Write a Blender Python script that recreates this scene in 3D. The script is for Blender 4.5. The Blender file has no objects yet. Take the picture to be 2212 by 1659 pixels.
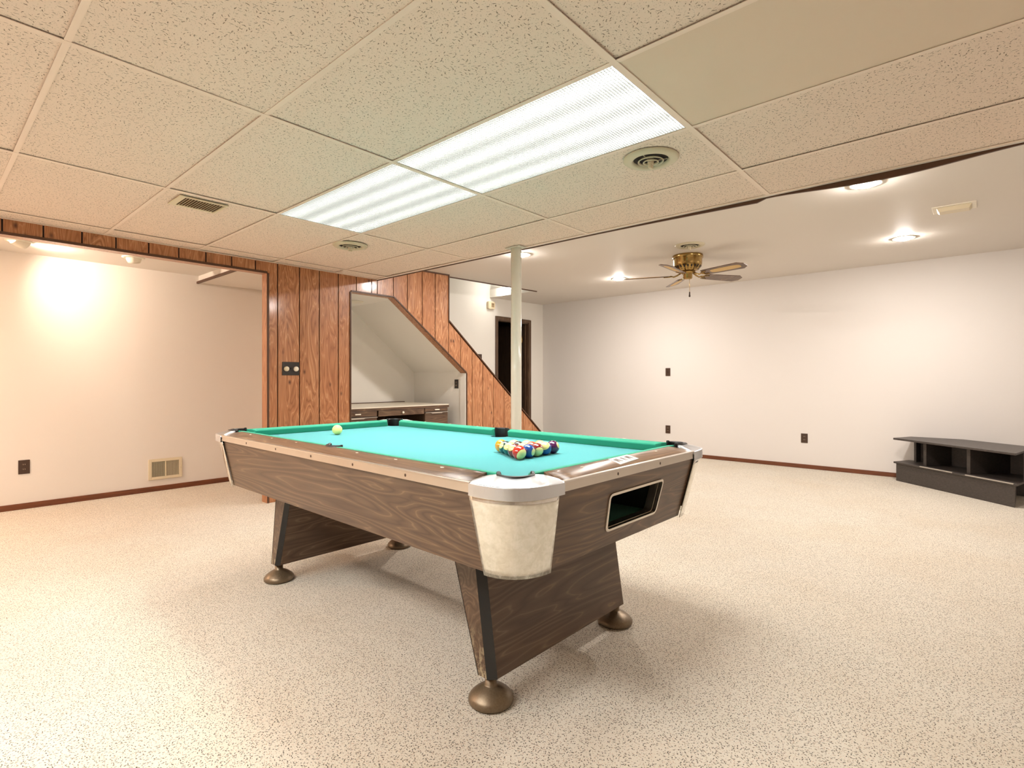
import bpy, bmesh, math, random
from math import sin, cos, pi, radians, sqrt, atan2
from mathutils import Vector, Matrix
random.seed(7)
S = bpy.context.scene
COL = S.collection

# ------------------------------------------------------------------ helpers
class MB:
    def __init__(s): s.v = []; s.f = []; s.m = []; s.sm = []
    def add(s, vs, fs, mi=0, sm=False):
        b = len(s.v); s.v += [tuple(v) for v in vs]
        for f in fs: s.f.append(tuple(i + b for i in f)); s.m.append(mi); s.sm.append(sm)
    def box(s, x0, x1, y0, y1, z0, z1, mi=0):
        vs = [(x0,y0,z0),(x1,y0,z0),(x1,y1,z0),(x0,y1,z0),(x0,y0,z1),(x1,y0,z1),(x1,y1,z1),(x0,y1,z1)]
        s.add(vs, [(0,3,2,1),(4,5,6,7),(0,1,5,4),(1,2,6,5),(2,3,7,6),(3,0,4,7)], mi)
    def hexa(s, vs, mi=0):
        s.add(vs, [(0,3,2,1),(4,5,6,7),(0,1,5,4),(1,2,6,5),(2,3,7,6),(3,0,4,7)], mi)
    def prism(s, pts, z0, z1, mi=0, f=None, sm=False):
        # pts: ccw outline in plan; f maps (a,b,c) to xyz
        f = f or (lambda a, b, c: (a, b, c)); n = len(pts)
        vs = [f(a, b, z0) for a, b in pts] + [f(a, b, z1) for a, b in pts]
        s.add(vs, [tuple(range(n-1, -1, -1)), tuple(range(n, 2*n))], mi)
        s.add(vs, [(i, (i+1) % n, n+(i+1) % n, n+i) for i in range(n)], mi, sm)
    def lathe(s, prof, n=48, c=(0,0,0), mi=0, sm=True, cap=True, rot=None):
        vs = []
        for r, z in prof:
            for k in range(n):
                p = Vector((r*cos(2*pi*k/n), r*sin(2*pi*k/n), z))
                if rot: p = rot @ p
                vs.append((p.x+c[0], p.y+c[1], p.z+c[2]))
        fs = []
        for j in range(len(prof)-1):
            for k in range(n):
                fs.append((j*n+k, j*n+(k+1) % n, (j+1)*n+(k+1) % n, (j+1)*n+k))
        s.add(vs, fs, mi, sm)
        if cap:
            if prof[0][0] > 1e-5: s.add(vs[:n], [tuple(range(n-1, -1, -1))], mi)
            if prof[-1][0] > 1e-5: s.add(vs[-n:], [tuple(range(n))], mi)
    def tube(s, pts, r, n=10, mi=0):
        pts = [Vector(p) for p in pts]; rings = []
        up = Vector((0,0,1)); vs = []
        for i, p in enumerate(pts):
            t = (pts[min(i+1, len(pts)-1)] - pts[max(i-1, 0)]).normalized()
            a = t.cross(up)
            if a.length < 1e-3: a = t.cross(Vector((1,0,0)))
            a.normalize(); b = t.cross(a)
            rr = r[i] if isinstance(r, (list, tuple)) else r
            for k in range(n): vs.append(p + a*rr*cos(2*pi*k/n) + b*rr*sin(2*pi*k/n))
        fs = [(i*n+k, i*n+(k+1) % n, (i+1)*n+(k+1) % n, (i+1)*n+k) for i in range(len(pts)-1) for k in range(n)]
        s.add(vs, fs, mi, True)
        s.add(vs[:n], [tuple(range(n-1, -1, -1))], mi); s.add(vs[-n:], [tuple(range(n))], mi)
    def sweep(s, prof, path, mi=0, sm=False):
        # prof(i) -> list of xyz for station i
        n = len(prof(0)); k = len(path); vs = []
        for i in range(k): vs += prof(i)
        fs = [(i*n+j, i*n+(j+1) % n, (i+1)*n+(j+1) % n, (i+1)*n+j) for i in range(k-1) for j in range(n)]
        s.add(vs, fs, mi, sm)
        s.add(vs[:n], [tuple(range(n-1, -1, -1))], mi); s.add(vs[-n:], [tuple(range(n))], mi)
    def build(s, name, mats, parent=None, bevel=0, loc=None, seg=2, autosm=False):
        me = bpy.data.meshes.new(name); me.from_pydata(s.v, [], s.f)
        if not isinstance(mats, (list, tuple)): mats = [mats]
        for m in mats: me.materials.append(m)
        me.polygons.foreach_set('material_index', s.m); me.polygons.foreach_set('use_smooth', s.sm)
        bm = bmesh.new(); bm.from_mesh(me); bmesh.ops.remove_doubles(bm, verts=bm.verts, dist=1e-5)
        bmesh.ops.recalc_face_normals(bm, faces=bm.faces); bm.to_mesh(me); bm.free()
        me.update()
        o = bpy.data.objects.new(name, me); COL.objects.link(o)
        if loc: o.location = loc
        if parent: o.parent = parent
        if bevel:
            b = o.modifiers.new('bevel', 'BEVEL'); b.width = bevel; b.segments = seg; b.limit_method = 'ANGLE'; b.angle_limit = radians(40)
        return o

def thing(name, label, cat, loc=(0,0,0), rz=0, group=None):
    o = bpy.data.objects.new(name, None); COL.objects.link(o); o.empty_display_size = .1
    o.location = loc; o.rotation_euler = (0,0,rz); tag(o, label, cat, group); return o
def tag(o, label, cat, group=None):
    o['label'] = label; o['category'] = cat
    if group: o['group'] = group
    return o
def struct(o): o['kind'] = 'structure'; return o
def copy_tree(o, parent=None):
    c = o.copy(); COL.objects.link(c)
    if parent: c.parent = parent
    for ch in [k for k in bpy.data.objects if k.parent == o]: copy_tree(ch, c)
    return c

# ------------------------------------------------------------------ materials
def s2l(c):
    return tuple(((x/255)/12.92 if x/255 <= .04045 else (((x/255)+.055)/1.055)**2.4) for x in c) + (1,)
class NT:
    def __init__(s, name):
        s.m = bpy.data.materials.new(name); s.m.use_nodes = True; s.t = s.m.node_tree; s.t.nodes.clear()
        s.out = s.n('ShaderNodeOutputMaterial'); s.p = s.n('ShaderNodeBsdfPrincipled'); s.l(s.p.outputs[0], s.out.inputs[0])
    def n(s, t, **k):
        x = s.t.nodes.new(t)
        for a, b in k.items(): setattr(x, a, b)
        return x
    def l(s, a, b): s.t.links.new(a, b)
    def set(s, **k):
        for a, b in k.items():
            i = s.p.inputs[a.replace('_', ' ')]
            if hasattr(b, 'is_output'): s.l(b, i)
            else: i.default_value = b
    def math(s, op, a, b=None, c=None, clamp=False):
        x = s.n('ShaderNodeMath', operation=op, use_clamp=clamp)
        for i, v in enumerate((a, b, c)):
            if v is None: continue
            if hasattr(v, 'is_output'): s.l(v, x.inputs[i])
            else: x.inputs[i].default_value = v
        return x.outputs[0]
    def vmath(s, op, a, b=None, scale=None):
        x = s.n('ShaderNodeVectorMath', operation=op)
        for i, v in enumerate((a, b)):
            if v is None: continue
            if hasattr(v, 'is_output'): s.l(v, x.inputs[i])
            else: x.inputs[i].default_value = v
        if scale is not None:
            if hasattr(scale, 'is_output'): s.l(scale, x.inputs['Scale'])
            else: x.inputs['Scale'].default_value = scale
        return x.outputs['Value'] if op in ('DOT_PRODUCT', 'LENGTH', 'DISTANCE') else x.outputs[0]
    def obj(s): return s.n('ShaderNodeTexCoord').outputs['Object']
    def gen(s): return s.n('ShaderNodeNewGeometry').outputs['Position']
    def noise(s, vec, scale, detail=3, rough=.5, dist=0):
        x = s.n('ShaderNodeTexNoise'); x.inputs['Scale'].default_value = scale; x.inputs['Detail'].default_value = detail
        x.inputs['Roughness'].default_value = rough; x.inputs['Distortion'].default_value = dist; s.l(vec, x.inputs['Vector']); return x.outputs['Fac']
    def ramp(s, fac, stops, interp='LINEAR'):
        x = s.n('ShaderNodeValToRGB'); x.color_ramp.interpolation = interp; e = x.color_ramp.elements
        while len(e) > 1: e.remove(e[-1])
        e[0].position = stops[0][0]; e[0].color = stops[0][1]
        for p, c in stops[1:]:
            q = e.new(p); q.color = c
        s.l(fac, x.inputs[0]); return x.outputs[0]
    def mix(s, fac, a, b, mode='MIX'):
        x = s.n('ShaderNodeMix', data_type='RGBA', blend_type=mode)
        for i, v in ((0, fac), (6, a), (7, b)):
            if hasattr(v, 'is_output'): s.l(v, x.inputs[i])
            else: x.inputs[i].default_value = v
        return x.outputs[2]
    def mapping(s, vec, scale=(1,1,1), loc=(0,0,0), rot=(0,0,0)):
        x = s.n('ShaderNodeMapping'); s.l(vec, x.inputs[0]); x.inputs['Scale'].default_value = scale
        x.inputs['Location'].default_value = loc; x.inputs['Rotation'].default_value = rot; return x.outputs[0]
    def bump(s, h, st=.3, d=.01):
        x = s.n('ShaderNodeBump'); x.inputs['Strength'].default_value = st; x.inputs['Distance'].default_value = d; s.l(h, x.inputs['Height']); s.l(x.outputs[0], s.p.inputs['Normal'])
    def strokes(s, vec, scale, ln, wd, seed=0, keep=1.0, curve=.25, flat=True):
        """short randomly turned fibre / fissure marks, 1 inside the mark"""
        v = s.mapping(vec, (scale, scale, 0 if flat else scale), (seed, seed*1.7, 0))
        w = s.n('ShaderNodeTexNoise'); w.inputs['Scale'].default_value = 1.3; s.l(v, w.inputs['Vector']); 
        wv = s.vmath('SCALE', s.vmath('SUBTRACT', w.outputs['Color'], (.5,.5,.5)), scale=curve)
        v2 = s.vmath('ADD', v, wv)
        x = s.n('ShaderNodeTexVoronoi', voronoi_dimensions='2D' if flat else '3D'); x.inputs['Scale'].default_value = 1; x.inputs['Randomness'].default_value = .9
        s.l(v2, x.inputs['Vector'])
        d = s.vmath('SUBTRACT', v2, x.outputs['Position'])
        sp = s.n('ShaderNodeSeparateXYZ'); s.l(d, sp.inputs[0]); sc = s.n('ShaderNodeSeparateColor'); s.l(x.outputs['Color'], sc.inputs[0])
        a = s.math('MULTIPLY', sc.outputs[0], 6.283); ca = s.math('COSINE', a); sa = s.math('SINE', a)
        u = s.math('ADD', s.math('MULTIPLY', sp.outputs[0], ca), s.math('MULTIPLY', sp.outputs[1], sa))
        t = s.math('SUBTRACT', s.math('MULTIPLY', sp.outputs[1], ca), s.math('MULTIPLY', sp.outputs[0], sa))
        t = s.math('ADD', t, s.math('MULTIPLY', s.math('MULTIPLY', u, u), s.math('SUBTRACT', sc.outputs[1], .5)))
        L = s.math('MULTIPLY', s.math('ADD', sc.outputs[1], .35), ln)
        e = s.math('ADD', s.math('POWER', s.math('DIVIDE', u, L), 2), s.math('POWER', s.math('DIVIDE', t, wd), 2))
        k = s.math('SUBTRACT', 1.25, e, clamp=True)
        k = s.math('MULTIPLY', k, 2.5, clamp=True)
        return s.math('MULTIPLY', k, s.math('LESS_THAN', sc.outputs[2], keep))

def simple(name, col, rough=.5, metal=0, spec=.5, coat=0, srgb=True):
    a = NT(name); c = s2l(col) if srgb else col + (1,)
    a.set(Base_Color=c, Roughness=rough, Metallic=metal, Specular_IOR_Level=spec, Coat_Weight=coat)
    if coat: a.set(Coat_Roughness=.06)
    return a.m

def emit(name, col, st):
    a = NT(name); a.set(Base_Color=(.8,.8,.8,1), Emission_Color=col + (1,), Emission_Strength=st, Roughness=.4); return a.m

def paint(name, col, bumpst=.12):
    a = NT(name); p = a.gen(); n = a.noise(p, 1.1, 3); c = s2l(col)
    a.set(Base_Color=a.mix(a.math('MULTIPLY', n, .25), c, tuple(x*.93 for x in c[:3]) + (1,)), Roughness=.62, Specular_IOR_Level=.3)
    a.bump(a.noise(p, 160, 3), bumpst, .002); return a.m
M_wall = paint('wall_paint', (226, 221, 216)); M_ceil_r = paint('smooth_ceiling_paint', (226, 219, 210), .2)
M_wall_l = paint('wall_paint_cream', (230, 222, 212))
M_alc = paint('alcove_paint', (242, 238, 230))

def mk_carpet():
    a = NT('berber_carpet'); p = a.gen()
    k1 = a.strokes(p, 108, .38, .13, 0, .66, .6); k2 = a.strokes(p, 130, .36, .14, 4.3, .5, .5); k3 = a.strokes(p, 110, .30, .14, 9.1, .28, .5)
    big = a.noise(p, .9, 3, .6); fine = a.noise(p, 260, 3, .7); mid = a.noise(p, 45, 2, .6)
    base = a.mix(fine, s2l((186, 177, 160)), s2l((238, 232, 219)))
    base = a.mix(a.math('MULTIPLY', mid, .3), base, s2l((200, 186, 164)))
    base = a.mix(a.ramp(big, [(.42, (0,0,0,1)), (.7, (.35,.35,.35,1))]), base, s2l((198, 178, 150)))
    c = a.mix(a.math('MULTIPLY', k2, .7), base, s2l((136, 112, 88)))
    c = a.mix(a.math('MULTIPLY', k3, .4), c, s2l((196, 150, 120)))
    c = a.mix(a.math('MULTIPLY', k1, .95), c, s2l((70, 62, 50)))
    a.set(Base_Color=c, Roughness=1, Specular_IOR_Level=.1, Sheen_Weight=.15)
    a.bump(a.math('ADD', a.noise(p, 190, 2, .6), a.math('MULTIPLY', k1, -.5)), .55, .006)
    return a.m
M_carpet = mk_carpet()

def mk_tile():
    a = NT('fissured_ceiling_tile'); p = a.gen()
    k1 = a.strokes(p, 66, .34, .075, 2, .6, .6); k2 = a.strokes(p, 130, .28, .11, 7, .5, .5)
    fine = a.noise(p, 300, 2)
    c = a.mix(fine, s2l((230, 212, 196)), s2l((240, 222, 206)))
    c = a.mix(a.math('MULTIPLY', k2, .55), c, s2l((150, 134, 108)))
    c = a.mix(a.math('MULTIPLY', k1, .85), c, s2l((104, 88, 66)))
    a.set(Base_Color=c, Roughness=.95, Specular_IOR_Level=.1)
    a.bump(a.math('SUBTRACT', a.math('MULTIPLY', fine, .3), a.math('ADD', k1, k2)), .4, .003)
    return a.m
M_tile = mk_tile()
M_grid = simple('ceiling_grid_enamel', (238, 219, 202), .45)
M_plain = simple('plain_ceiling_panel', (226, 208, 188), .8, spec=.15)

def mk_panel():
    a = NT('knotty_plywood_panelling'); p = a.gen(); sp = a.n('ShaderNodeSeparateXYZ'); a.l(p, sp.inputs[0])
    idx = a.math('FLOOR', a.math('DIVIDE', a.math('SUBTRACT', sp.outputs[1], -.004), .2017))
    wn = a.n('ShaderNodeTexWhiteNoise', noise_dimensions='1D'); a.l(idx, wn.inputs['W'])
    off = a.vmath('SCALE', wn.outputs['Color'], scale=17.0)
    q = a.vmath('ADD', a.mapping(p, (1, 1, .16)), off)
    warp = a.noise(q, 7.5, 3, .5, .5)
    rings = a.math('FRACT', a.math('MULTIPLY', warp, 14))
    rings = a.math('ABSOLUTE', a.math('SUBTRACT', a.math('MULTIPLY', rings, 2), 1))
    fib = a.noise(a.mapping(p, (90, 90, 3)), 1.5, 4, .65)
    c = a.ramp(rings, [(0, s2l((146, 92, 56))), (.3, s2l((176, 118, 76))), (.8, s2l((188, 130, 86))), (1, s2l((210, 160, 118)))])
    tint = a.math('MULTIPLY', wn.outputs['Value'], .4)
    c = a.mix(tint, c, s2l((172, 108, 66)))
    c = a.mix(a.math('MULTIPLY', a.math('SUBTRACT', fib, .38, clamp=True), .8), c, s2l((124, 74, 44)))
    # knots
    kq = a.vmath('ADD', a.mapping(p, (1, 1, .6)), a.vmath('SCALE', off, scale=3.0))
    kw = a.vmath('ADD', kq, a.vmath('SCALE', a.vmath('SUBTRACT', a.n('ShaderNodeTexNoise').outputs['Color'], (.5,.5,.5)), scale=.02))
    v = a.n('ShaderNodeTexVoronoi'); v.inputs['Scale'].default_value = 7.5; a.l(kw, v.inputs['Vector'])
    knot = a.ramp(v.outputs['Distance'], [(.03, (1,1,1,1)), (.085, (.45,.45,.45,1)), (.14, (0,0,0,1))])
    c = a.mix(knot, c, s2l((74, 36, 18)))
    sm = a.math('MULTIPLY', a.ramp(a.noise(q, 9, 4, .7), [(.6, (0,0,0,1)), (.78, (1,1,1,1))]), .5)
    c = a.mix(sm, c, s2l((96, 62, 38)))
    a.set(Base_Color=c, Roughness=.34, Specular_IOR_Level=.5, Coat_Weight=.35, Coat_Roughness=.12)
    a.bump(a.math('ADD', rings, fib), .12, .003)
    return a.m
M_panel = mk_panel()
M_trim = simple('dark_brown_trim', (84, 54, 34), .45)
M_groove = simple('panel_groove', (40, 18, 8), .8)
M_base = NT('baseboard_stain'); M_base.set(Base_Color=M_base.ramp(M_base.noise(M_base.mapping(M_base.gen(), (3,3,60)), 2, 3), [(.3, s2l((92, 50, 28))), (.7, s2l((122, 68, 38)))]), Roughness=.4); M_base = M_base.m

def mk_walnut(name, axis, dark=1.0, off=0, worn=False):
    """walnut laminate; axis = grain direction in the part's own space"""
    a = NT(name); p = a.obj()
    sc = [1, 1, 1]; sc[axis] = .10
    q = a.mapping(p, sc, (off, off*.7, off*.3))
    n = a.noise(q, 7.0, 2.5, .45, .4)
    r = a.math('FRACT', a.math('MULTIPLY', n, 17)); r2 = a.math('ABSOLUTE', a.math('SUBTRACT', a.math('MULTIPLY', r, 2), 1))
    sc2 = [70, 70, 70]; sc2[axis] = 1.6
    f = a.noise(a.mapping(p, sc2), 1.6, 4, .6)
    d = dark
    col = lambda c: s2l(tuple(x*d for x in c))
    c = a.ramp(r2, [(0, col((84, 62, 46))), (.35, col((104, 79, 60))), (.85, col((118, 92, 70))), (1, col((148, 120, 92)))])
    c = a.mix(a.math('MULTIPLY', f, .8), c, col((78, 57, 42)))
    rough = .33
    if worn:
        sp = a.n('ShaderNodeSeparateXYZ'); a.l(p, sp.inputs[0])
        low = a.ramp(sp.outputs[2], [(.12, (1,1,1,1)), (.27, (0,0,0,1))])
        edge = a.ramp(a.math('MULTIPLY', sp.outputs[1], -1), [(.405, (0,0,0,1)), (.418, (1,1,1,1))])
        m = a.math('MULTIPLY', a.math('MULTIPLY', low, edge), a.ramp(a.noise(a.mapping(p, (1,1,.35)), 44, 6, .75), [(.52, (0,0,0,1)), (.56, (1,1,1,1))]))
        c = a.mix(m, c, s2l((172, 156, 126)))
    a.set(Base_Color=c, Roughness=rough, Specular_IOR_Level=.5)
    a.bump(f, .05, .002)
    return a.m
W_x = mk_walnut('walnut_laminate_long', 0, 1.0); W_y = mk_walnut('walnut_laminate_end', 1, 1.02, 3.1)
W_leg = mk_walnut('walnut_laminate_leg', 1, .92, 5.7, True); W_rx = mk_walnut('walnut_rail_long', 0, 1.12, 1.9); W_ry = mk_walnut('walnut_rail_end', 1, 1.12, 8.2)
W_desk = mk_walnut('walnut_desk', 1, .95, 2.2)
for w in (W_rx, W_ry):
    b = w.node_tree.nodes; pr = [x for x in b if x.type == 'BSDF_PRINCIPLED'][0]; pr.inputs['Roughness'].default_value = .28

def mk_cloth(name, c1, c2):
    a = NT(name); p = a.obj(); n = a.noise(p, 420, 3, .7); m = a.noise(p, 3, 3)
    c = a.mix(n, s2l(c1), s2l(c2)); c = a.mix(a.math('MULTIPLY', m, .2), c, s2l(c1))
    a.set(Base_Color=c, Roughness=.95, Specular_IOR_Level=.15, Sheen_Weight=.1, Sheen_Roughness=.5)
    a.bump(n, .25, .001); return a.m
M_cloth = mk_cloth('turquoise_billiard_cloth', (64, 144, 147), (82, 160, 162)); M_cush = mk_cloth('green_cushion_cloth', (46, 146, 118), (60, 162, 132))
M_felt = mk_cloth('dark_green_tray_felt', (10, 92, 74), (18, 108, 88))
M_black = simple('black_rubber', (22, 18, 18), .38); M_dark = simple('dark_cavity', (26, 18, 14), .8)
M_blackgl = simple('black_edge_strip', (34, 33, 33), .2)
def mk_metal(name, col, rough, sc=60, amt=.25, scratch=True):
    a = NT(name); p = a.obj(); n = a.noise(p, sc, 5, .7); n2 = a.noise(p, 7, 3)
    a.set(Base_Color=a.mix(a.math('MULTIPLY', n2, .35), s2l(col), s2l(tuple(x*.8 for x in col))), Metallic=1,
          Roughness=a.math('ADD', rough, a.math('MULTIPLY', a.math('SUBTRACT', n, .4, clamp=True), amt)))
    if scratch: a.bump(n, .06, .001)
    return a.m
M_chrome = mk_metal('worn_chrome', (232, 230, 224), .07, 55, .3); M_cap = mk_metal('cast_aluminium_cap', (226, 229, 234), .3, 140, .25)
M_alu = mk_metal('aluminium_trim', (222, 214, 204), .3, 20, .1, False)
def mk_skirt():
    a = NT('scuffed_chrome_corner'); p = a.obj()
    k = a.noise(p, 38, 6, .75, .4); k2 = a.noise(p, 120, 4, .7)
    m = a.ramp(k, [(.42, (0,0,0,1)), (.6, (1,1,1,1))])
    a.set(Base_Color=a.mix(m, s2l((236, 234, 228)), s2l((222, 218, 208))), Metallic=1, Roughness=a.math('ADD', .07, a.math('MULTIPLY', m, .14)))
    a.bump(k2, .04, .001); return a.m
M_skirt = mk_skirt()
M_foot = mk_metal('bronze_painted_foot', (112, 98, 78), .32, 120, .35)
def mk_foot():
    a = NT('bronze_foot_paint'); p = a.obj(); n = a.noise(p, 160, 4, .7)
    a.set(Base_Color=a.mix(n, s2l((96, 80, 62)), s2l((138, 120, 96))), Metallic=.55, Roughness=.38); a.bump(n, .2, .001); return a.m
M_foot = mk_foot()
M_brass = mk_metal('antique_brass', (168, 138, 84), .22, 30, .15, False)
M_brassb = simple('polished_brass', (214, 176, 84), .25, 1)
M_white = simple('white_plastic', (236, 228, 210), .4); M_off = simple('almond_enamel', (222, 208, 178), .4)
M_vent = simple('vent_enamel', (206, 196, 168), .4); M_brownpl = simple('brown_plastic', (70, 50, 38), .35); M_blackpl = simple('black_plastic_plate', (48, 42, 38), .3)
M_pole = NT('cream_pole_paint'); M_pole.set(Base_Color=s2l((238, 237, 224)), Roughness=.22, Coat_Weight=.4, Coat_Roughness=.1); M_pole.bump(M_pole.noise(M_pole.mapping(M_pole.gen(), (1,1,.15)), 60, 3), .15, .004); M_pole = M_pole.m
def mk_tv():
    a = NT('black_stained_wood'); p = a.gen(); n = a.noise(a.mapping(p, (30,30,200)), 1.5, 4, .6)
    a.set(Base_Color=a.ramp(n, [(.3, s2l((50, 45, 42))), (.7, s2l((78, 70, 65)))]), Roughness=.42, Specular_IOR_Level=.5); return a.m
M_tv = mk_tv(); M_worn = simple('worn_shelf_edge', (170, 162, 150), .4)
M_desktop = simple('cream_laminate', (226, 218, 200), .3)
M_bulb = emit('lamp_bulb', (1, .93, .88), 245); M_bulbw = emit('warm_bulb', (1, .72, .48), 22); M_lampf = emit('stair_lamp', (1, .95, .88), 12)

def mk_diffuser(PANEL):
    """the lit lamp tray above the louvre: four tubes run lengthwise"""
    a = NT('lit_tube_tray'); p = a.obj(); sp = a.n('ShaderNodeSeparateXYZ'); a.l(p, sp.inputs[0])
    w = a.math('COSINE', a.math('MULTIPLY', sp.outputs[1], 2*pi/.15)); w = a.math('MULTIPLY', a.math('SUBTRACT', 1, w), .5)
    a.set(Base_Color=(.8,.8,.8,1), Roughness=.5, Emission_Color=(1, .985, .95, 1), Emission_Strength=a.math('MULTIPLY', a.math('ADD', 1.1, a.math('MULTIPLY', w, .8)), PANEL)); return a.m
PANEL = 5.6
M_louvre = simple('louvre_plastic', (120, 122, 119), .5)
M_diff = mk_diffuser(PANEL); M_diff_fill = mk_diffuser(4.6)

def louvre_mesh(b, hx, hy, z0=.0, z1=.009, p=.0125, t=.0011):
    n = int(2*hx/p)
    for k in range(n+1): x = -hx + k*2*hx/n; b.box(x-t/2, x+t/2, -hy, hy, z0, z1)
    n = int(2*hy/p)
    for k in range(n+1): y = -hy + k*2*hy/n; b.box(-hx, hx, y-t/2, y+t/2, z0+.0001, z1-.0001)
# ------------------------------------------------------------------ dimensions
ZC = 2.147; XW = -4.767; XB = -4.867; YS = 3.235; XL = -6.109; YR = 7.351; XA = -5.785
XE = 2.2; YN = -3.6
GX, GY, GT = -.9136, 1.5413, .6096
def zr(y): return 2.345 + (y - 4)*.0195

# ------------------------------------------------------------------ shell
b = MB(); b.box(-7.5, XE+.1, YN-.1, YR+.1, -.1, 0); struct(b.build('floor', M_carpet))
b = MB(); b.box(XL-.1, XL, YN, 2.8, 0, 2.3); struct(b.build('wall_left', M_wall_l))
b = MB(); b.box(XA-.1, XE, YR, YR+.1, 0, 2.55); struct(b.build('wall_right', M_wall))
b = MB(); b.box(XE, XE+.1, YN, YR+.1, 0, 2.6); struct(b.build('wall_east', M_wall))
b = MB(); b.box(XL-.1, XE+.1, YN-.1, YN, 0, 2.6); struct(b.build('wall_near', M_wall))
b = MB(); b.box(XL-.1, XB, 2.76, 2.83, 0, 2.3); struct(b.build('wall_partition', M_wall_l))
# ceilings of the right hand room, with the stair opening left free
b = MB()
def slab(x0, x1, y0, y1, t=.12):
    b.hexa([(x0,y0,zr(y0)),(x1,y0,zr(y0)),(x1,y1,zr(y1)),(x0,y1,zr(y1)),(x0,y0,zr(y0)+t),(x1,y0,zr(y0)+t),(x1,y1,zr(y1)+t),(x0,y1,zr(y1)+t)])
slab(XB, XE, YS, YR); slab(XA-.1, XB, 6.03, YR)
struct(b.build('ceiling_right', M_ceil_r))
b = MB(); b.box(XL-.1, XB, YN, 1.985, 2.175, 2.3); b.box(XL-.1, XB, 1.985, 2.8, 2.108, 2.3)
struct(b.build('ceiling_left', M_wall_l))
# stairwell: back wall with the door hole, end face and lid
b = MB(); dy0, dy1, dz = 6.186, 6.955, 2.052
b.box(XA-.1, XA, 2.8, dy0, 0, 3.6); b.box(XA-.1, XA, dy1, YR, 0, 3.6); b.box(XA-.1, XA, dy0, dy1, dz, 3.6)
struct(b.build('wall_back', M_alc))
b = MB(); b.box(XA, XB, 6.03, 6.12, zr(6.03)+.12, 3.6); b.box(XB, XB+.08, YS, 6.12, 2.47, 3.6); b.box(XA, XB, 3.0, 3.08, 2.1, 3.6); b.box(XA, XB+.08, 3.0, 6.12, 3.6, 3.7)
struct(b.build('wall_stairwell', M_alc))
b = MB(); b.box(XA, XB, 6.012, 6.03, zr(6.02), zr(6.03)+.13); struct(b.build('wall_stair_end', M_alc))
# alcove: right hand wall, flat and sloping ceiling
b = MB(); b.box(XA, XB, 4.534, 4.60, 0, 1.26); b.box(XB, XW-.003, 4.524, 4.5335, 0, 1.179); struct(b.build('wall_alcove', M_alc))
b = MB(); b.box(XA, XB, 2.8, 3.55, 1.985, 2.06)
b.hexa([(XA,3.545,1.985),(XB,3.545,1.985),(XB,4.60,1.141),(XA,4.60,1.141),(XA,3.545,2.06),(XB,3.545,2.06),(XB,4.60,1.25),(XA,4.60,1.25)])
struct(b.build('ceiling_alcove', M_alc))

# main drop ceiling: tiles, grid, backing
b = MB()
ys = [GY + GT*k for k in range(-8, 3)] + [YS]
xs = [XW] + [GX - 2*GT*k for k in (3,2,1,0)] + [GX + 2*GT, GX + 4*GT, XE]
xs = sorted(set(x for x in xs if XW <= x <= XE)); ys = [YN] + [y for y in ys if y > YN]
plain = None; added_fills = []
for i in range(len(xs)-1):
    for j in range(len(ys)-1):
        x0, x1, y0, y1 = xs[i], xs[i+1], ys[j], ys[j+1]
        lit = abs(y0-GY) < .01 and (abs(x1-GX) < .01 or abs(x1-(GX-2*GT)) < .01)
        rear = abs(y0-(GY-4*GT)) < .01 and (abs(x1-GX) < .01 or abs(x1-(GX-2*GT)) < .01)
        if rear: added_fills.append((x0, x1, y0, y1)); continue
        if lit: continue
        if abs(y0-GY) < .01 and abs(x0-GX) < .01: plain = (x0, x1, y0, y1); continue
        dz0, dz1, dz2 = [.002 + random.random()*.005 for _ in range(3)]
        m = .004
        zz = [ZC+dz0, ZC+dz1, ZC+dz2, ZC+(dz0+dz2-dz1 if dz0+dz2-dz1 > .001 else .002)]
        b.hexa([(x0+m,y0+m,zz[0]),(x1-m,y0+m,zz[1]),(x1-m,y1-m,zz[2]),(x0+m,y1-m,zz[3])] + [(x0+m,y0+m,ZC+.02),(x1-m,y0+m,ZC+.02),(x1-m,y1-m,ZC+.02),(x0+m,y1-m,ZC+.02)])
ceil = struct(b.build('ceiling', M_tile))
b = MB(); b.box(plain[0]+.004, plain[1]-.004, plain[2]+.004, plain[3]-.004, ZC+.003, ZC+.015); b.build('plain_panel', M_plain, ceil)
for x0, x1, y0, y1 in added_fills:  # unseen lit panels, added behind the camera to brighten the room
    b = MB(); b.box(-GT+.0155, GT-.0155, -GT/2+.0135, GT/2-.0135, .0022, .0035); b.build('added_fill_panel', M_diff_fill, ceil, loc=((x0+x1)/2, (y0+y1)/2, ZC))
b = MB(); w = .0122
for x in xs[1:-1]: b.box(x-w, x+w, YN, YS, ZC-.001, ZC+.0015); b.box(x-.002, x+.002, YN, YS, ZC+.0015, ZC+.03)
for y in ys[1:-1]:
    for i in range(len(xs)-1): b.box(xs[i]+w, xs[i+1]-w, y-w*.8, y+w*.8, ZC-.0005, ZC+.0015)
b.box(XW, XW+.022, YN, YS, ZC-.0015, ZC+.0015); b.box(XW, XE, YS-.022, YS, ZC-.0015, ZC+.0015)
b.build('grid', M_grid, ceil)
b = MB()
b.box(XW, XE, YN, YS-.01, ZC+.12, ZC+.16); struct(b.build('ceiling_backing', M_dark))
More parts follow.
